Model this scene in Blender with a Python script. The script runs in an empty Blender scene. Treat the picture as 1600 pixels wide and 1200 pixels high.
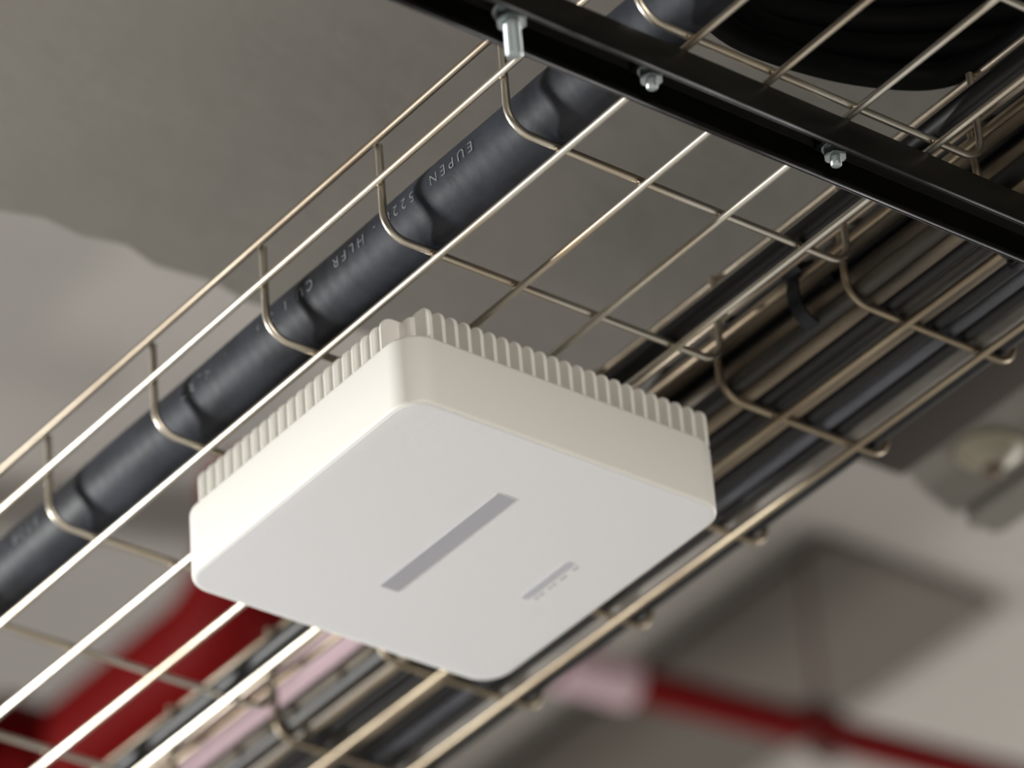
import bpy, bmesh, math, random
from mathutils import Vector, Matrix
random.seed(7)
S = bpy.context.scene
COL = S.collection
H = 2.95                      # height of the cable tray floor above the garage floor (m)
def W(x, y, z):               # millimetres from the tray reference point -> metres in the room
    return Vector((x/1000.0, y/1000.0, z/1000.0 + H))

# ------------------------------------------------------------------ camera
cam_d = bpy.data.cameras.new('camera'); cam = bpy.data.objects.new('camera', cam_d); COL.objects.link(cam)
cam_d.sensor_width = 36.0; cam_d.lens = 171.83; cam_d.clip_start = 0.05; cam_d.clip_end = 60
Rm = ((0.60229401, 0.7953179, -0.06863944), (-0.4835346, 0.29505743, -0.82409672), (-0.6351663, 0.52953806, 0.56227504))
right, down, fwd = Vector(Rm[0]), Vector(Rm[1]), Vector(Rm[2])
M = Matrix((right, -down, -fwd)).transposed().to_4x4()
M.translation = W(1508.79, -1289.85, -1396.18)
cam.matrix_world = M
cam_d.dof.use_dof = True; cam_d.dof.focus_distance = 2.345; cam_d.dof.aperture_fstop = 4.8
S.camera = cam

# ------------------------------------------------------------------ world, lamps, exposure
S.view_settings.view_transform = 'Standard'; S.view_settings.look = 'None'
S.view_settings.gamma = 1.0; S.view_settings.use_curve_mapping = False
S.view_settings.exposure = 0.0
wd = bpy.data.worlds.new('garage_air'); S.world = wd; wd.use_nodes = True
wd.node_tree.nodes['Background'].inputs[0].default_value = (0.95, 0.97, 1.0, 1)
wd.node_tree.nodes['Background'].inputs[1].default_value = 0.04
def lamp(name, loc, target, sx, sy, power, colour=(1, 1, 1), spread=math.pi):
    l = bpy.data.lights.new(name, 'AREA'); l.shape = 'RECTANGLE'; l.size = sx; l.size_y = sy
    l.energy = power; l.color = colour; l.spread = spread
    o = bpy.data.objects.new(name, l); COL.objects.link(o); o.location = loc
    d = (Vector(target) - Vector(loc)).normalized()
    o.rotation_euler = d.to_track_quat('-Z', 'Y').to_euler()
    return o
# wall mounted tube lamp to the far left, a little under tray height
lamp('tube_lamp_wall', W(-3100, -2150, -620), W(-100, 0, 0), 0.45, 0.16, 210, (1.0, 1.0, 0.985))
# added fill light on the camera's side, brightens the access point's right face
lamp('fill_light_side', W(3100, -1150, -420), W(-100, 0, 0), 1.2, 0.12, 50, (1.0, 0.94, 0.86))
# light added beyond the right edge of view to brighten the ceiling there
lamp('fill_light_ceiling', W(-700, 3400, -250), W(-1250, 1300, 980), 1.2, 0.12, 60, (1.0, 0.96, 0.91))
# unseen lights added over the garage floor, whose bounce fills the undersides
for i, (x, y) in enumerate(((1.6, -2.2), (1.9, 1.6), (-1.6, 2.2), (-2.4, -3.0))):
    lamp('fill_light_floor', (x, y, 2.62), (x, y, 0), 1.5, 0.14, 54, (1.0, 0.98, 0.96))

# ------------------------------------------------------------------ materials
MAT = {}
def mat(name, col, rough=0.5, metal=0.0, spec=0.5, noise=None, bump=None, coat=0.0, rough_noise=0.0):
    m = bpy.data.materials.new(name); m.use_nodes = True; nt = m.node_tree
    b = nt.nodes['Principled BSDF']
    b.inputs['Base Color'].default_value = (*col, 1); b.inputs['Roughness'].default_value = rough
    b.inputs['Metallic'].default_value = metal; b.inputs['Specular IOR Level'].default_value = spec
    b.inputs['Coat Weight'].default_value = coat; b.inputs['Coat Roughness'].default_value = 0.15
    tc = nt.nodes.new('ShaderNodeTexCoord')
    if noise:                                   # (scale, second colour, lo, hi, (sx,sy,sz))
        sc, c2, lo, hi, st = noise
        mp = nt.nodes.new('ShaderNodeMapping'); mp.inputs['Scale'].default_value = st
        nt.links.new(tc.outputs['Object'], mp.inputs['Vector'])
        n = nt.nodes.new('ShaderNodeTexNoise'); n.inputs['Scale'].default_value = sc; n.inputs['Detail'].default_value = 6
        nt.links.new(mp.outputs[0], n.inputs['Vector'])
        r = nt.nodes.new('ShaderNodeValToRGB'); r.color_ramp.elements[0].position = lo; r.color_ramp.elements[1].position = hi
        r.color_ramp.elements[0].color = (*col, 1); r.color_ramp.elements[1].color = (*c2, 1)
        nt.links.new(n.outputs['Fac'], r.inputs[0]); nt.links.new(r.outputs[0], b.inputs['Base Color'])
        if rough_noise:
            mr = nt.nodes.new('ShaderNodeMapRange'); mr.inputs['To Min'].default_value = rough - rough_noise; mr.inputs['To Max'].default_value = rough + rough_noise
            nt.links.new(n.outputs['Fac'], mr.inputs['Value']); nt.links.new(mr.outputs[0], b.inputs['Roughness'])
    if bump:                                    # (scale, strength, distance)
        n2 = nt.nodes.new('ShaderNodeTexNoise'); n2.inputs['Scale'].default_value = bump[0]; n2.inputs['Detail'].default_value = 4
        nt.links.new(tc.outputs['Object'], n2.inputs['Vector'])
        bp = nt.nodes.new('ShaderNodeBump'); bp.inputs['Strength'].default_value = bump[1]; bp.inputs['Distance'].default_value = bump[2]
        nt.links.new(n2.outputs['Fac'], bp.inputs['Height']); nt.links.new(bp.outputs[0], b.inputs['Normal'])
    MAT[name] = m; return m
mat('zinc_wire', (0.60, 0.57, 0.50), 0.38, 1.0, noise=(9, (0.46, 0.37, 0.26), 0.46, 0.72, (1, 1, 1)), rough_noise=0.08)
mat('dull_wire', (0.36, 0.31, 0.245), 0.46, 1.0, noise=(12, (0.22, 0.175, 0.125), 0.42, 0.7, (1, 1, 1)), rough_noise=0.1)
mat('bar_edge_highlight', (0.05, 0.05, 0.052), 0.3, 0.8, noise=(60, (0.55, 0.56, 0.6), 0.44, 0.62, (1, 0.12, 1)))
mat('dusty_wire', (0.40, 0.335, 0.24), 0.5, 1.0, noise=(14, (0.27, 0.21, 0.15), 0.42, 0.7, (1, 1, 1)), rough_noise=0.1)
mat('housing_white', (0.83, 0.815, 0.765), 0.42, bump=(900, 0.05, 0.0003))
mat('cover_grey_white', (0.80, 0.80, 0.81), 0.38, bump=(1500, 0.22, 0.0004))
mat('strip_grey', (0.42, 0.42, 0.455), 0.3)
mat('slot_grey', (0.52, 0.525, 0.56), 0.3)
mat('print_grey', (0.42, 0.42, 0.43), 0.5)
mat('feeder_black', (0.010, 0.0115, 0.016), 0.6, spec=0.32, noise=(30, (0.033, 0.037, 0.05), 0.40, 0.68, (0.6, 1, 1)), rough_noise=0.15, bump=(70, 0.25, 0.002))
mat('print_white', (0.27, 0.29, 0.30), 0.6)
mat('cable_black', (0.008, 0.008, 0.009), 0.45, spec=0.35)
mat('loop_black', (0.004, 0.004, 0.0042), 0.6, spec=0.08)
mat('cable_black_dusty', (0.012, 0.011, 0.010), 0.5, noise=(30, (0.07, 0.058, 0.044), 0.48, 0.78, (0.25, 1, 1)), rough_noise=0.1)
mat('cable_taupe', (0.21, 0.165, 0.112), 0.55, noise=(30, (0.035, 0.028, 0.022), 0.46, 0.72, (0.25, 1, 1)))
mat('cable_grey', (0.30, 0.28, 0.255), 0.5, noise=(30, (0.07, 0.06, 0.05), 0.45, 0.75, (0.25, 1, 1)))
mat('cable_slate', (0.11, 0.114, 0.14), 0.4, noise=(30, (0.02, 0.02, 0.024), 0.45, 0.75, (0.25, 1, 1)))
mat('tie_black', (0.006, 0.0065, 0.010), 0.4, spec=0.3)
mat('bar_black', (0.005, 0.005, 0.0045), 0.34, spec=0.16, noise=(40, (0.013, 0.012, 0.009), 0.4, 0.8, (1, 0.3, 1)), rough_noise=0.08, bump=(250, 0.08, 0.0006))
mat('bolt_zinc', (0.47, 0.52, 0.53), 0.38, 1.0)
mat('rod_end', (0.62, 0.5, 0.4), 0.5, 0.6)
mat('soffit_grey', (0.205, 0.19, 0.166), 0.9, noise=(5, (0.175, 0.161, 0.14), 0.35, 0.7, (1, 1, 1)), bump=(40, 0.2, 0.004))
mat('ceiling_grey', (0.265, 0.249, 0.229), 0.9, noise=(2.5, (0.24, 0.224, 0.205), 0.35, 0.7, (1, 1, 1)))
mat('shadow_brown', (0.074, 0.063, 0.052), 0.8)
mat('floor_epoxy', (0.55, 0.54, 0.52), 0.45, noise=(1.5, (0.45, 0.44, 0.42), 0.35, 0.7, (1, 1, 1)))
mat('soffit_box_brown', (0.03, 0.021, 0.015), 0.6)
mat('pipe_red', (0.10, 0.0014, 0.0014), 0.6, spec=0.06)
mat('pipe_pink', (0.37, 0.26, 0.285), 0.6)
mat('hanger_brown', (0.05, 0.02, 0.015), 0.5)
mat('detector_cream', (0.34, 0.31, 0.23), 0.5)
mat('detector_brown', (0.15, 0.11, 0.075), 0.6)

# ------------------------------------------------------------------ mesh helpers
def mesh_obj(name, verts, faces, m, parent=None, smooth=True, sharp=None):
    me = bpy.data.meshes.new(name); me.from_pydata([tuple(v) for v in verts], [], faces); me.update()
    me.materials.append(MAT[m])
    if smooth:
        for p in me.polygons: p.use_smooth = True
        if sharp is not None: me.set_sharp_from_angle(angle=math.radians(sharp))
    o = bpy.data.objects.new(name, me); COL.objects.link(o)
    if parent: o.parent = parent
    return o
def bm_obj(name, bm, m, parent=None, sharp=35):
    bmesh.ops.recalc_face_normals(bm, faces=bm.faces)
    me = bpy.data.meshes.new(name); bm.to_mesh(me); bm.free(); me.materials.append(MAT[m])
    for p in me.polygons: p.use_smooth = True
    me.set_sharp_from_angle(angle=math.radians(sharp))
    o = bpy.data.objects.new(name, me); COL.objects.link(o)
    if parent: o.parent = parent
    return o
def tag(o, label=None, cat=None, group=None, kind=None):
    if label: o['label'] = label
    if cat: o['category'] = cat
    if group: o['group'] = group
    if kind: o['kind'] = kind
    return o
def empty(name, loc):
    o = bpy.data.objects.new(name, None); COL.objects.link(o); o.location = loc; o.empty_display_size = 0.05
    return o
def smooth_path(pts, n=6):
    P = [Vector(p) for p in pts]; out = []
    for i in range(len(P)-1):
        p0 = P[max(i-1, 0)]; p1 = P[i]; p2 = P[i+1]; p3 = P[min(i+2, len(P)-1)]
        for k in range(n):
            t = k/n; t2 = t*t; t3 = t2*t
            out.append(0.5*((2*p1)+(-p0+p2)*t+(2*p0-5*p1+4*p2-p3)*t2+(-p0+3*p1-3*p2+p3)*t3))
    out.append(P[-1]); return out
def tube_data(path, r, seg=12, cap=True):
    P = [Vector(p) for p in path]; V = []; F = []
    t = (P[1]-P[0]).normalized(); n = t.orthogonal().normalized()
    for i, p in enumerate(P):
        if i == 0: t2 = (P[1]-P[0])
        elif i == len(P)-1: t2 = (P[-1]-P[-2])
        else: t2 = (P[i+1]-P[i]).normalized()+(P[i]-P[i-1]).normalized()
        t2.normalize(); q = t.rotation_difference(t2); n = (q @ n); n = (n - t2*n.dot(t2)).normalized(); t = t2
        b = t.cross(n); rr = r[i] if isinstance(r, (list, tuple)) else r
        for k in range(seg):
            a = 2*math.pi*k/seg; V.append(p + (n*math.cos(a)+b*math.sin(a))*rr)
    for i in range(len(P)-1):
        for k in range(seg):
            a = i*seg+k; c = i*seg+(k+1) % seg; F.append((a, c, c+seg, a+seg))
    if cap: F.append(tuple(range(seg-1, -1, -1))); F.append(tuple(range((len(P)-1)*seg, len(P)*seg)))
    return V, F
def tube(name, path, r, m, parent=None, seg=12, origin=None):
    V, F = tube_data(path, r, seg)
    o0 = Vector(origin) if origin is not None else Vector((0, 0, 0))
    return mesh_obj(name, [v-o0 for v in V], F, m, parent, True, 50)
def box_bm(lo, hi, bev=0.0, seg=2):
    bm = bmesh.new(); bmesh.ops.create_cube(bm, size=1)
    lo = Vector(lo); hi = Vector(hi)
    for v in bm.verts: v.co = Vector((lo[i]+(v.co[i]+0.5)*(hi[i]-lo[i]) for i in range(3)))
    if bev: bmesh.ops.bevel(bm, geom=bm.edges[:], offset=bev, segments=seg, affect='EDGES', profile=0.5)
    return bm
def lathe_bm(prof, seg=32):               # [(r,z)] around Z
    bm = bmesh.new(); rings = []
    for r, z in prof:
        rings.append([bm.verts.new((max(r, 1e-5)*math.cos(2*math.pi*k/seg), max(r, 1e-5)*math.sin(2*math.pi*k/seg), z)) for k in range(seg)])
    for a, b in zip(rings, rings[1:]):
        for k in range(seg): bm.faces.new((a[k], a[(k+1) % seg], b[(k+1) % seg], b[k]))
    bm.faces.new(rings[0]); bm.faces.new(rings[-1]); return bm
def mm(*c): return Vector(c)/1000.0

# ------------------------------------------------------------------ setting
fl = mesh_obj('floor', [(-9, -9, 0), (9, -9, 0), (9, 9, 0), (-9, 9, 0), (-9, -9, -.1), (9, -9, -.1), (9, 9, -.1), (-9, 9, -.1)],
              [(0, 1, 2, 3), (7, 6, 5, 4), (0, 4, 5, 1), (1, 5, 6, 2), (2, 6, 7, 3), (3, 7, 4, 0)], 'floor_epoxy', smooth=False)
tag(fl, 'pale grey painted garage floor below the trays', None, kind='structure')
zc = H+1.0
ce = mesh_obj('ceiling', [(-9, -9, zc), (9, -9, zc), (9, 9, zc), (-9, 9, zc), (-9, -9, zc+.2), (9, -9, zc+.2), (9, 9, zc+.2), (-9, 9, zc+.2)],
              [(3, 2, 1, 0), (4, 5, 6, 7), (0, 1, 5, 4), (1, 2, 6, 5), (2, 3, 7, 6), (3, 0, 4, 7)], 'ceiling_grey', smooth=False)
tag(ce, 'light grey upper ceiling, out of focus beyond the lower soffit', None, kind='structure')
# lower soffit block with a ragged end
edge = [(-291, -3000), (-293, -420), (-297, -260), (-290, -190), (-296, -135), (-289, -112), (-292, -85), (-286, -60), (-294, -36), (-290, 0), (-296, 28),
        (-288, 80), (-280, 150), (-272, 230), (-262, 320), (-250, 400), (-232, 440), (-233, 463), (-245, 489), (-252, 513), (-254, 521)]
def slab(name, pts, z0, z1, m):
    n = len(pts); V = [W(x, y, z0) for x, y in pts]+[W(x, y, z1) for x, y in pts]
    F = [tuple(range(n))[::-1], tuple(range(n, 2*n))]+[(i, (i+1) % n, n+(i+1) % n, n+i) for i in range(n)]
    bm = bmesh.new(); vs = [bm.verts.new(v) for v in V]
    for f in F: bm.faces.new([vs[i] for i in f])
    return bm_obj(name, bm, m, None, 30)
so = slab('ceiling_soffit', [(4000, -3000)]+edge+[(4000, 521)], 190, 1000, 'soffit_grey')
tag(so, 'dark grey rough soffit with a ragged end above the trays', None, kind='structure')
lip = slab('trim_1', [(4000, 526), (-248, 524), (-254, 531), (-250, 540), (-251, 549), (-244, 552), (4000, 549)], 184, 300, 'soffit_grey')
tag(lip, 'narrow grey edge strip along the right side of the soffit', None, kind='structure')
pn = bm_obj('ceiling_shadow', box_bm(W(-4200, 1357, 984), W(-1237, 1572, 1000), 0.002), 'shadow_brown')  # thin dark sheet put on the ceiling in place of a shadow
tag(pn, 'dark brown flat sheet standing in for a ceiling shadow behind the thin red pipe', None, kind='structure')

# ------------------------------------------------------------------ wire mesh trays
WR = 2.0
def basket_cross(yl, yr, ztop, rad=13, n=7):
    """one cross wire: down the left wall, across the floor, up the right wall (mm, y-z)"""
    pts = [(yl, ztop), (yl, 2+rad)]
    for k in range(1, n+1):
        a = math.pi+math.pi/2*k/n; pts.append((yl+rad+rad*math.cos(a), 2+rad+rad*math.sin(a)))
    for k in range(0, n+1):
        a = -math.pi/2+math.pi/2*k/n; pts.append((yr-rad+rad*math.cos(a), 2+rad+rad*math.sin(a)))
    pts.append((yr, ztop)); return pts
def make_tray(label, x0, x1, xs, yl, yr, lows, z1, z2, m, wave):
    root = empty('cable_tray', W((x0+x1)/2, (yl+yr)/2, 0)); c = root.location
    tag(root, label, 'cable tray')
    prof = basket_cross(yl, yr, z1)
    V, F = tube_data([mm(0, y, z) for y, z in prof], WR/1000, 10)
    base = None
    for x in xs:
        if base is None:
            base = mesh_obj('cross_wire', V, F, m, root, True, 60); o = base
        else:
            o = base.copy(); COL.objects.link(o); o.parent = root
        o.location = W(x, 0, 0)-c
    runs = [(yl-2*WR, z1), (yl-2*WR, z2), (yr+2*WR, z1), (yr+2*WR, z2)]+[(y, -WR) for y in lows]
    for i, (y, z) in enumerate(runs):
        pts = []
        k = 0; x = x0
        while x <= x1+1:
            a = wave(x, i); pts.append(W(x, y+a[0], z+a[1])); x += 25
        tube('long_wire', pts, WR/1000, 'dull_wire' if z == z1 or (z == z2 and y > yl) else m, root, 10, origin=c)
    V = []; F = []                               # weld beads where long and cross wires meet
    for x in xs:
        for (y, z) in runs[4:]:
            for sx, sy in ((1, -1), (-1, 1)):
                n = len(V); q = W(x+1.7*sx, y+1.7*sy, -0.1)-c
                V += [q+mm(1.5, 0, 0), q+mm(0, 1.5, 0), q+mm(-1.5, 0, 0), q+mm(0, -1.5, 0), q+mm(0, 0, 1.4), q+mm(0, 0, -1.4)]
                for k in range(4): F += [(n+k, n+(k+1) % 4, n+4), (n+(k+1) % 4, n+k, n+5)]
    tag(mesh_obj('weld_beads', V, F, 'dull_wire', root, True), kind='stuff')
    return root
def wave1(x, i):
    return (0.5*math.sin(x/170.0+i*1.7), 0.1*math.sin(x/230.0+i*0.9) if i > 3 else 0.5*math.sin(x/140.0+i))
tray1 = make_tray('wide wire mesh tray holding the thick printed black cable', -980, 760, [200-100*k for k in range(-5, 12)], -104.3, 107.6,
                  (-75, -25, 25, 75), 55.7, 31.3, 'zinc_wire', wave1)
def wave2(x, i):
    return (0.9*math.sin(x/210.0+i*1.3), (0.1 if i > 3 else 0.5)*math.sin(x/180.0+i*0.7))
tray2 = make_tray('narrow wire mesh tray packed with dusty cables', -980, 760, [77.6-100*k for k in range(-6, 11)], 126, 239,
                  (162.3, 212.3), 55.7, 31.3, 'dusty_wire', wave2)

# ------------------------------------------------------------------ black support channel under the trays
ch = empty('support_channel', W(184, 0, -23)); cc = ch.location
tag(ch, 'black painted steel channel crossing under both wire trays', 'support channel')
X0, X1, ZB, ZT, T = 171.0, 197.0, -23.0, -4.2, 2.4
sec = [(X1, ZB), (X1, ZT), (X0, ZT), (X0, ZB), (X0+T, ZB), (X0+T, ZT-T), (X1-T, ZT-T), (X1-T, ZB)]
bm = bmesh.new(); a = [bm.verts.new(W(x, -620, z)-cc) for x, z in sec]; b = [bm.verts.new(W(x, 700, z)-cc) for x, z in sec]
for i in range(8): bm.faces.new((a[i], a[(i+1) % 8], b[(i+1) % 8], b[i]))
bm.faces.new((a[0], a[1], a[6], a[7])); bm.faces.new((a[1], a[2], a[5], a[6])); bm.faces.new((a[2], a[3], a[4], a[5]))
bm.faces.new((b[0], b[1], b[6], b[7])); bm.faces.new((b[1], b[2], b[5], b[6])); bm.faces.new((b[2], b[3], b[4], b[5]))
bmesh.ops.recalc_face_normals(bm, faces=bm.faces)
ed = [e for e in bm.edges if abs((e.verts[0].co-e.verts[1].co).y) > 0.5]
bmesh.ops.bevel(bm, geom=ed, offset=0.0007, segments=2, affect='EDGES', profile=0.5)
co = bm_obj('channel_profile', bm, 'bar_black', ch, 30)
co.data.materials.append(MAT['bar_edge_highlight'])
for p in co.data.polygons:                         # bright edge highlight put into the colour of the two lower lips
    if p.normal.z < -0.35 and abs(p.normal.y) < 0.3 and 0.1 < abs(p.normal.x) and p.center.z < 0.0008: p.material_index = 1
def hexnut(y, z0, z1, af, x=184):
    bm = bmesh.new(); r = af/2/math.cos(math.pi/6)
    lo = [bm.verts.new(W(x+r*math.cos(math.pi/3*k+.3), y+r*math.sin(math.pi/3*k+.3), z0)-cc) for k in range(6)]
    hi = [bm.verts.new(W(x+r*math.cos(math.pi/3*k+.3), y+r*math.sin(math.pi/3*k+.3), z1)-cc) for k in range(6)]
    for k in range(6): bm.faces.new((lo[k], lo[(k+1) % 6], hi[(k+1) % 6], hi[k]))
    bm.faces.new(lo); bm.faces.new(hi); bmesh.ops.recalc_face_normals(bm, faces=bm.faces)
    bmesh.ops.bevel(bm, geom=bm.edges[:], offset=0.0006, segments=2, affect='EDGES')
    return bm_obj('nut', bm, 'bolt_zinc', ch, 30)
def rod(y, z0, z1, r, x=184, pitch=1.0, parent=ch):
    prof = []; z = z0
    prof += [(r*0.8, z0)]
    while z < z1:
        prof += [(r*0.86, z+.05), (r, z+pitch*.5)]; z += pitch
    bm = lathe_bm([(q/1000, zz/1000) for q, zz in prof], 16)
    bmesh.ops.translate(bm, verts=bm.verts, vec=W(x, y, 0)-cc)
    o = bm_obj('threaded_rod', bm, 'bolt_zinc', parent, 25); return o
for y in (-86.8, 24.7):
    n = hexnut(y, -18.6, -13.2, 10)
    rod(y, -23.0, -6, 2.7)
    w = lathe_bm([(0.0028, -.0132), (0.0062, -.0132), (0.0062, -.0120), (0.0028, -.0120)], 24)
    bmesh.ops.translate(w, verts=w.verts, vec=W(184, y, 0)-cc); bm_obj('washer', w, 'bolt_zinc', ch, 30)
    # clamp body above the nut
    bm_obj('clamp', box_bm(W(177, y-7, -12.0)-cc, W(191, y+7, -6.7)-cc, 0.0006), 'bar_black', ch)
hexnut(-168, -19.5, -13.0, 13)
w = lathe_bm([(0.0041, -.013), (0.0085, -.013), (0.0085, -.0115), (0.0041, -.0115)], 24)
bmesh.ops.translate(w, verts=w.verts, vec=W(184, -168, 0)-cc); bm_obj('washer', w, 'bolt_zinc', ch, 30)
rod(-168, -38, 190, 3.9, pitch=1.25)

# ------------------------------------------------------------------ white access point
CX, CY, A, ZD = -112.7, 14.9, 99.5, -78.0
ap = empty('access_point', W(CX, CY, ZD)); ac = ap.location
tag(ap, 'white square finned wireless access point fixed under the wide wire tray', 'access point')
def rrect(h, r, n=8):
    pts = []
    for q, (sx, sy) in enumerate(((1, -1), (1, 1), (-1, 1), (-1, -1))):
        for k in range(n+1):
            a = -math.pi/2+q*math.pi/2+math.pi/2*k/n
            pts.append((sx*(h-r)+r*math.cos(a), sy*(h-r)+r*math.sin(a)))
    return pts
def loft(name, levels, m, parent, cap0=True, cap1=True, sharp=40):     # levels: (half, radius, z)
    bm = bmesh.new(); rings = []
    for h, r, z in levels: rings.append([bm.verts.new(mm(x, y, z)) for x, y in rrect(h, r)])
    n = len(rings[0])
    for a, b in zip(rings, rings[1:]):
        for k in range(n): bm.faces.new((a[k], a[(k+1) % n], b[(k+1) % n], b[k]))
    if cap0: bm.faces.new(rings[0][::-1])
    if cap1: bm.faces.new(rings[-1])
    return bm_obj(name, bm, m, parent, sharp)
RC = 17
body = loft('housing', [(A-1.5, RC-1.5, 0.25), (A-.75, RC-.75, 0.5), (A-.25, RC-.25, 1.1), (A, RC, 2.0), (A, RC, 37.8), (A-.4, RC-.4, 39.2), (A-1.3, RC-1.3, 40.3), (A-2.6, RC-2.6, 41.0), (80, 8, 41.2), (80, 8, 40)], 'housing_white', ap)
cov = loft('front_cover', [(A-1.75, RC-1.75, 1.2), (A-1.75, RC-1.75, 0.3), (A-2.1, RC-2.1, 0.08), (A-2.8, RC-2.8, 0.0)], 'cover_grey_white', ap)
# the cover is the underside: cap faces down
core = loft('heat_sink_core', [(84, 5, 40.5), (84, 5, 62), (83, 4.5, 63.4), (81.5, 4, 64)], 'housing_white', ap)
def fin_mesh(d0=82, d1=95, z0=40.2, z1=64.5, t=2.2, rr=8.0):
    """plate in local (u outward, z) with a rounded outer top corner, thickness along v"""
    prof = [(d0, z0), (d1, z0)]
    for k in range(0, 7):
        a = math.pi/2*k/6; prof.append((d1-rr+rr*math.cos(a), z1-rr+rr*math.sin(a)))
    prof.append((d0, z1)); n = len(prof)
    bm = bmesh.new(); a = [bm.verts.new(mm(u, -t/2, z)) for u, z in prof]; b = [bm.verts.new(mm(u, t/2, z)) for u, z in prof]
    for k in range(n): bm.faces.new((a[k], a[(k+1) % n], b[(k+1) % n], b[k]))
    bm.faces.new(a[::-1]); bm.faces.new(b); bmesh.ops.recalc_face_normals(bm, faces=bm.faces)
    ed = [e for e in bm.edges if abs(e.verts[0].co.y-e.verts[1].co.y) < 1e-6 and (e.verts[0].co.x+e.verts[1].co.x)/2 > 0.083]
    bmesh.ops.bevel(bm, geom=ed, offset=0.0005, segments=1, affect='EDGES')
    me = bpy.data.meshes.new('cooling_fin'); bm.to_mesh(me); bm.free(); me.materials.append(MAT['housing_white'])
    for p in me.polygons: p.use_smooth = True
    me.set_sharp_from_angle(angle=math.radians(30)); return me
fm = fin_mesh()
def fin(side, v):
    o = bpy.data.objects.new('cooling_fin', fm); COL.objects.link(o); o.parent = ap
    # side 0:+X 1:+Y 2:-X 3:-Y ; v is the world coordinate along the face
    ang = side*math.pi/2; o.rotation_euler = (0, 0, ang)
    if side in (0, 2): o.location = (0, v/1000, 0)
    else: o.location = (v/1000, 0, 0)
for k in range(23): fin(0, -80+7.88*k)
for k in range(21): fin(3, -85+7.9*k)
for k in range(21): fin(2, -80+7.9*k)
for k in range(21): fin(1, -85+7.9*k)
# mounting bracket up to the tray wires
bm_obj('mounting_bracket', box_bm(mm(-60, -60, 63.5), mm(60, 60, 68), 0.001), 'bolt_zinc', ap)
for x, y in ((-45, -39.9), (45, -39.9), (-45, 10.1), (45, 10.1)):
    bm_obj('bracket_clip', box_bm(mm(x-6, y-6, 67.5), mm(x+6, y+6, 74.2), 0.001), 'bolt_zinc', ap)
# recessed grey strip and status slot on the cover
st = bm_obj('label_strip', box_bm(mm(-48, -11.6, -0.35), mm(52, 0.2, 0.6), 0.0002, 1), 'strip_grey', ap)
tag(st, 'glossy grey strip set into the cover')
def pill(cx, cy, L, w, z0, z1, n=8):
    bm = bmesh.new(); pts = []
    for s in (1, -1):
        for k in range(n+1):
            a = -math.pi/2+math.pi*k/n; pts.append((cx+s*((L-w)/2+w/2*math.cos(a)), cy+s*w/2*math.sin(a)))
    a = [bm.verts.new(mm(x, y, z0)) for x, y in pts]; b = [bm.verts.new(mm(x, y, z1)) for x, y in pts]; q = len(pts)
    for k in range(q): bm.faces.new((a[k], a[(k+1) % q], b[(k+1) % q], b[k]))
    bm.faces.new(a[::-1]); bm.faces.new(b); return bm
sl = bm_obj('status_light_slot', pill(0, 59.6, 40, 5.0, -0.25, 0.6), 'slot_grey', ap); tag(sl, 'pale bluish grey pill shaped status light window')
for x, L in ((-16.1, 3.2), (-11.8, 3.4), (-4.8, 2.4), (-1.2, 2.6), (6.3, 5.4), (16.6, 4.6)):
    bm_obj('printed_symbol', pill(x, 65.0, L, 1.5, -0.12, 0.4, 4), 'print_grey', sl)

# ------------------------------------------------------------------ thick feeder cable with print
FY, FZ, FR = -75.7, 22.9, 18.3
path = []; x = -1000
while x <= 780:
    path.append(W(x, FY+0.6*math.sin(x/190), FZ+0.08*math.sin(x/90))); x += 2
rads = [(FR+0.035*math.sin(i*2*2*math.pi/8.7)+0.2*math.sin(i*0.09)+0.15*math.sin(i*0.037))/1000 for i in range(len(path))]
fc = empty('feeder_cable', W(0, FY, FZ)); tag(fc, 'thick black cable with white printing along the left of the wide tray', 'cable')
tube('cable_jacket', path, rads, 'feeder_black', fc, 40, origin=fc.location)
def print_text(txt, x_start, size, z_rot=178, spacing=1.25):
    cu = bpy.data.curves.new('print', 'FONT'); cu.body = txt; cu.size = size/1000; cu.space_character = spacing; cu.offset = -0.00016
    to = bpy.data.objects.new('print', cu); COL.objects.link(to)
    dg = bpy.context.evaluated_depsgraph_get(); me = bpy.data.meshes.new_from_object(to.evaluated_get(dg))
    bpy.data.objects.remove(to)
    bm = bmesh.new(); bm.from_mesh(me)
    bmesh.ops.triangulate(bm, faces=bm.faces)
    r = FR/1000+0.00045
    for v in bm.verts:
        s, h = v.co.x, v.co.y-0.36*size/1000
        a = math.radians(z_rot)+h/r                    # text upside down, running towards -X
        v.co = Vector((x_start/1000-s, r*math.cos(a), r*math.sin(a)))
    bmesh.ops.recalc_face_normals(bm, faces=bm.faces)
    o = bm_obj('printed_text', bm, 'print_white', fc); return o
print_text('EUPEN  5228 - HLFR   CU 1 1/4   MO HLRT  W  0317 M   EUPEN  5228 - HLFR', 60, 8.4, 184, 1.6)

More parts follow.
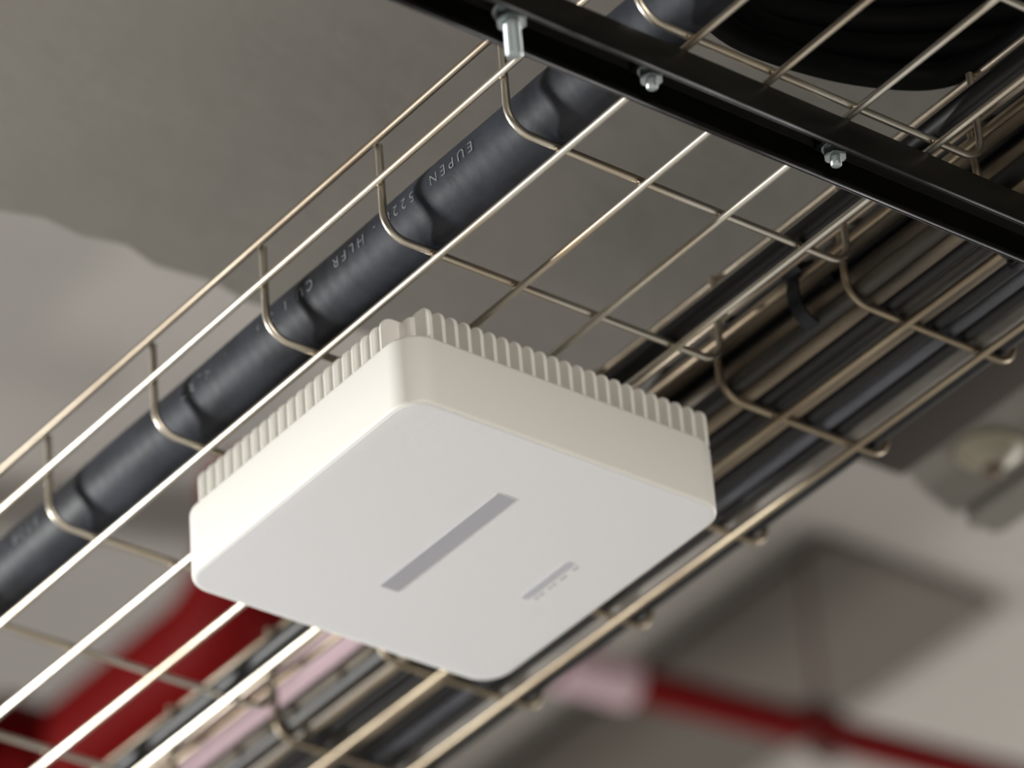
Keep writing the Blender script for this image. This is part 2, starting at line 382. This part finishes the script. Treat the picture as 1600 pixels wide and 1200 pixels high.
# ------------------------------------------------------------------ cables
def cable(label, pts, r, m, group=None, seg=14, n=5, name='cable'):
    o0 = Vector(pts[len(pts)//2]); o = tube(name, smooth_path(pts, n), r/1000, m, None, seg, origin=o0); o.location = o0
    return tag(o, label, 'cable', group)
def run(y, z, ay=1.5, az=1.0, ph=0.0, x0=-1000, x1=780, step=60):
    pts = []; x = x0
    while x <= x1:
        pts.append(W(x, y+ay*math.sin(x/160+ph)+0.5*ay*math.sin(x/67+2*ph), z+az*math.sin(x/120+1.7*ph))); x += step
    return pts
cable('slim glossy black cable along the right wall of the wide tray', run(78, 10.2, 0.6, 0.1, 0.4), 6.0, 'cable_black')
T2 = [  # y, z, r, material, label
    (134.8, 10.6, 4.7, 'cable_black_dusty', 'dusty black cable lying against the left wall of the narrow tray'),
    (143.9, 8.5, 4.2, 'cable_taupe', 'dusty tan cable second from the left wall of the narrow tray'),
    (153.4, 8.6, 4.4, 'cable_black', 'black cable third from the left wall of the narrow tray'),
    (163.6, 9.6, 5.4, 'cable_black_dusty', 'sooty cable fourth from the left wall of the narrow tray'),
    (174.2, 8.9, 4.7, 'cable_taupe', 'tan cable at the middle of the floor of the narrow tray'),
    (184.6, 9.2, 5.2, 'cable_black', 'black cable just right of the middle of the narrow tray'),
    (195.0, 8.8, 4.6, 'cable_slate', 'bluish slate cable right of the middle of the narrow tray'),
    (204.6, 8.6, 4.4, 'cable_black', 'plain black cable third from the right wall of the narrow tray'),
    (215.0, 9.6, 5.5, 'cable_grey', 'pale grey cable second from the right wall of the narrow tray'),
    (227.2, 10.2, 5.4, 'cable_black', 'black cable against the right wall of the narrow tray'),
    (137.5, 20.6, 4.7, 'cable_taupe', 'tan cable in the second layer by the left wall of the narrow tray'),
    (148.6, 19.0, 5.2, 'cable_black', 'black cable in the second layer left of the middle of the narrow tray'),
    (159.4, 18.6, 4.8, 'cable_taupe', 'brown dusty cable in the second layer left of centre of the narrow tray'),
    (169.8, 19.2, 5.2, 'cable_black_dusty', 'sooty cable in the second layer at the middle of the narrow tray'),
    (180.4, 19.2, 5.0, 'cable_black', 'shiny black cable in the second layer of the narrow tray'),
    (191.2, 19.0, 5.4, 'cable_taupe', 'tan cable in the second layer right of the middle of the narrow tray'),
    (202.8, 19.2, 5.6, 'cable_black_dusty', 'sooty cable in the second layer right of the tan one'),
    (221.0, 20.6, 5.6, 'cable_black_dusty', 'sooty cable in the second layer by the right wall of the narrow tray'),
    (144.0, 29.2, 5.2, 'cable_black_dusty', 'sooty cable topmost by the left wall of the narrow tray'),
    (164.5, 29.4, 5.2, 'cable_taupe', 'tan cable topmost left of the middle of the narrow tray'),
    (186.0, 30.0, 5.6, 'cable_black', 'black cable topmost in the middle of the narrow tray'),
    (211.0, 30.5, 6.0, 'cable_black_dusty', 'sooty cable topmost right of the middle of the narrow tray'),
]
for i, (y, z, r, m, lab) in enumerate(T2):
    cable(lab, run(y, z, 0.12, 0.08, i*1.37), r, m, 'cables in the narrow tray', 12)

def pile(a, b, ph):                       # lies high by the left wall near the channel, sinks to the middle further away
    pts = []; x = -1000; sm = lambda t: (lambda q: q*q*(3-2*q))(min(1, max(0, t)))
    while x <= 780:
        u = (-70-x)/170                      # 0 near the channel, 1 further away: first sideways, then down
        ty, tz = sm(2*u), sm(2*u-1)
        pts.append(W(x, a[0]+(b[0]-a[0])*ty, a[1]+(b[1]-a[1])*tz)); x += 20
    return pts
for (a, b, r, m, lab) in (
        ((134.6, 40.6), (155.5, 40.5), 5.6, 'cable_taupe', 'tan cable piled high on the left wall side of the narrow tray'),
        ((134.2, 52.2), (168.0, 41.2), 5.4, 'cable_black_dusty', 'sooty cable piled above the high tan cable of the narrow tray'),
        ((146.8, 44.6), (193.0, 42.4), 5.8, 'cable_black', 'black cable piled right of the high tan cable of the narrow tray'),
        ((133.8, 63.6), (180.0, 42.0), 5.2, 'cable_grey', 'pale grey cable highest over the left wall of the narrow tray'),
        ((146.0, 57.8), (205.5, 43.6), 5.6, 'cable_taupe', 'tan cable highest in the pile beside the pale grey cable')):
    cable(lab, pile(a, b, a[0]), r, m, 'cables in the narrow tray', 12, 3)

# loop of black cables resting on top of the wide tray, upper right
loop = [(430, -175), (330, -120), (236, -70), (178, -32), (160, 5), (160, 42), (172, 72), (190, 98), (216, 126), (262, 160), (330, 205), (430, 260)]
loop = [(x+(6 if 40 < y < 140 else 0), y) for x, y in loop]
labs = ['outermost black cable of the sagging loop above the wide tray', 'second black cable of the sagging loop above the wide tray',
        'third black cable of the sagging loop above the wide tray', 'fourth black cable of the sagging loop above the wide tray',
        'fifth black cable of the sagging loop above the wide tray', 'innermost black cable of the sagging loop above the wide tray']
for i, lab in enumerate(labs):
    pts = [W(x-13-2*i, y+13-1.5*i, 84+17.6*i+0.4*math.sin(k+i)) for k, (x, y) in enumerate(loop)]
    cable(lab, pts, 8.7, 'loop_black', 'black cable loop above the wide tray')
cable('thin black cable leaving the sagging loop to run between the trays',
      [W(x, y, 66) for x, y in ((165, -40), (153, 0), (156, 45), (166, 80), (182, 106), (212, 117), (260, 118.5), (340, 118), (430, 118))], 6.5, 'loop_black')

# ------------------------------------------------------------------ cable ties
def tie(label, c, ry, rz, w, tilt=0.0, head=0.7):
    root = empty('cable_tie', c); tag(root, label, 'cable tie')
    n = 28; bm = bmesh.new(); rings = []
    for k in range(n):
        a = 2*math.pi*k/n; co, si = math.cos(a), math.sin(a)
        rings.append([bm.verts.new(mm(dx+tilt*si*rz, co*(ry+dr), si*(rz+dr))) for dx, dr in ((-w/2, 0), (w/2, 0), (w/2, 1.3), (-w/2, 1.3))])
    for k in range(n):
        p, q = rings[k], rings[(k+1) % n]
        for j in range(4): bm.faces.new((p[j], p[(j+1) % 4], q[(j+1) % 4], q[j]))
    bm_obj('tie_band', bm, 'tie_black', root, 40)
    a = head*math.pi; hy, hz = math.cos(a)*(ry+2.5), math.sin(a)*(rz+2.5)
    hb = box_bm(mm(-w*0.75, -4, -3), mm(w*0.75, 4, 3), 0.0008)
    bmesh.ops.rotate(hb, verts=hb.verts, cent=(0, 0, 0), matrix=Matrix.Rotation(a+math.pi/2, 3, 'X'))
    bmesh.ops.translate(hb, verts=hb.verts, vec=mm(tilt*hz, hy, hz)); bm_obj('tie_head', hb, 'tie_black', root, 40)
    tb = box_bm(mm(-w*0.4, -0.8, -9), mm(w*0.4, 0.8, 9), 0.0003)
    bmesh.ops.rotate(tb, verts=tb.verts, cent=(0, 0, 0), matrix=Matrix.Rotation(a+1.1, 3, 'X'))
    bmesh.ops.translate(tb, verts=tb.verts, vec=mm(tilt*hz, hy-3, hz+6)); bm_obj('tie_tail', tb, 'tie_black', root, 40)
    return root
tie('black cable tie around the left wall of the narrow tray', W(47, 132.5, 25), 13.5, 17, 8.5, 0.12, 0.82)
tie('black cable tie under the narrow tray beside the black channel', W(157, 163, 6), 11, 12, 7.5, -0.1, 1.62)

# ------------------------------------------------------------------ small heat detector on the soffit
hd = empty('heat_detector', W(-187.5, 489.7, 190)); tag(hd, 'small round cream detector with brown tip on the soffit', 'detector')
bm_obj('detector_base', lathe_bm([(0.0215, 0.0), (0.0215, -.003), (0.0205, -.0042), (0.0185, -.0045)], 40), 'detector_cream', hd, 30)
bm_obj('detector_cone', lathe_bm([(0.019, -.0040), (0.0175, -.006), (0.013, -.010), (0.0085, -.0135), (0.006, -.015)], 40), 'detector_cream', hd, 40)
bm_obj('detector_tip', lathe_bm([(0.0068, -.0135), (0.0065, -.017), (0.0045, -.0195), (0.001, -.0205)], 24), 'detector_brown', hd, 40)

tk = bm_obj('soffit_box', box_bm(mm(0, 0, 0), mm(1000, 70, 30), 0.0015), 'soffit_box_brown'); tk.location = W(-206, 361, 160)  # dark box added along the dark band beside the narrow tray
tag(tk, 'dark brown box added along the soffit between narrow tray and round detector', 'soffit_box')

# ------------------------------------------------------------------ red pipes far behind
PR = 50
rp = empty('red_pipe', W(-1600, 797, 790)); ro = rp.location
tag(rp, 'thick dark red pipe with tee branch behind the lower left of the tray', 'pipe')
zp, yp = 800, 797
pts = [W(-4200, yp, zp), W(-1440, yp, zp)]
for k in range(1, 9):
    a = math.pi/2*k/8; pts.append(W(-1440+95*math.sin(a), yp, zp+95*(1-math.cos(a))))
pts.append(W(-1345, yp, 925))
tube('main_pipe', pts, PR/1000, 'pipe_red', rp, 28, origin=ro)
tube('branch_pipe', [W(-1672, yp, zp), W(-1672, 640, zp)]+[W(-1672, 620-90*math.sin(math.pi/2*k/8), zp+90*(1-math.cos(math.pi/2*k/8))) for k in range(9)]+[W(-1672, 530, 998)], 0.042, 'pipe_red', rp, 24, origin=ro)
tube('tee_collar', [W(-1672, yp, zp), W(-1672, 730, zp), W(-1672, 728, zp)], [0.052, 0.052, 0.044], 'pipe_red', rp, 24, origin=ro)
pk = tube('pale_tube', [W(-4200, 898, 800), W(-2500, 898, 800), W(-1100, 898, 800)], 0.050, 'pipe_pink', None, 28, origin=W(-2500, 898, 800)); pk.location = W(-2500, 898, 800)  # pink tube added to fill the pale area next to the red pipe
tag(pk, 'pale pink tube filling the pale area beside the thick red pipe', 'pipe')
r2 = empty('red_pipe', W(-1270, 1330, 800)); r0 = r2.location
tag(r2, 'thin red pipe blurred at the lower right below the brown shadow sheet', 'pipe')
tube('pipe_run', [W(-1310, 960, 800), W(-1271, 1330, 800), W(-1232, 1720, 800)], 0.017, 'pipe_red', r2, 24, origin=r0)
tube('pipe_coupling', [W(-1298, 1075, 800), W(-1293, 1120, 800), W(-1290, 1150, 800)], 0.023, 'pipe_pink', r2, 24, origin=r0)
tube('hanger_rod', [W(-1268, 1355, 800), W(-1268, 1355, 900), W(-1268, 1355, 984)], 0.0025, 'hanger_brown', r2, 12, origin=r0)
tube('hanger_ring', [W(-1268+0, 1355+24*math.sin(2*math.pi*k/20), 800+24*math.cos(2*math.pi*k/20)) for k in range(21)], 0.008, 'hanger_brown', r2, 8, origin=r0)
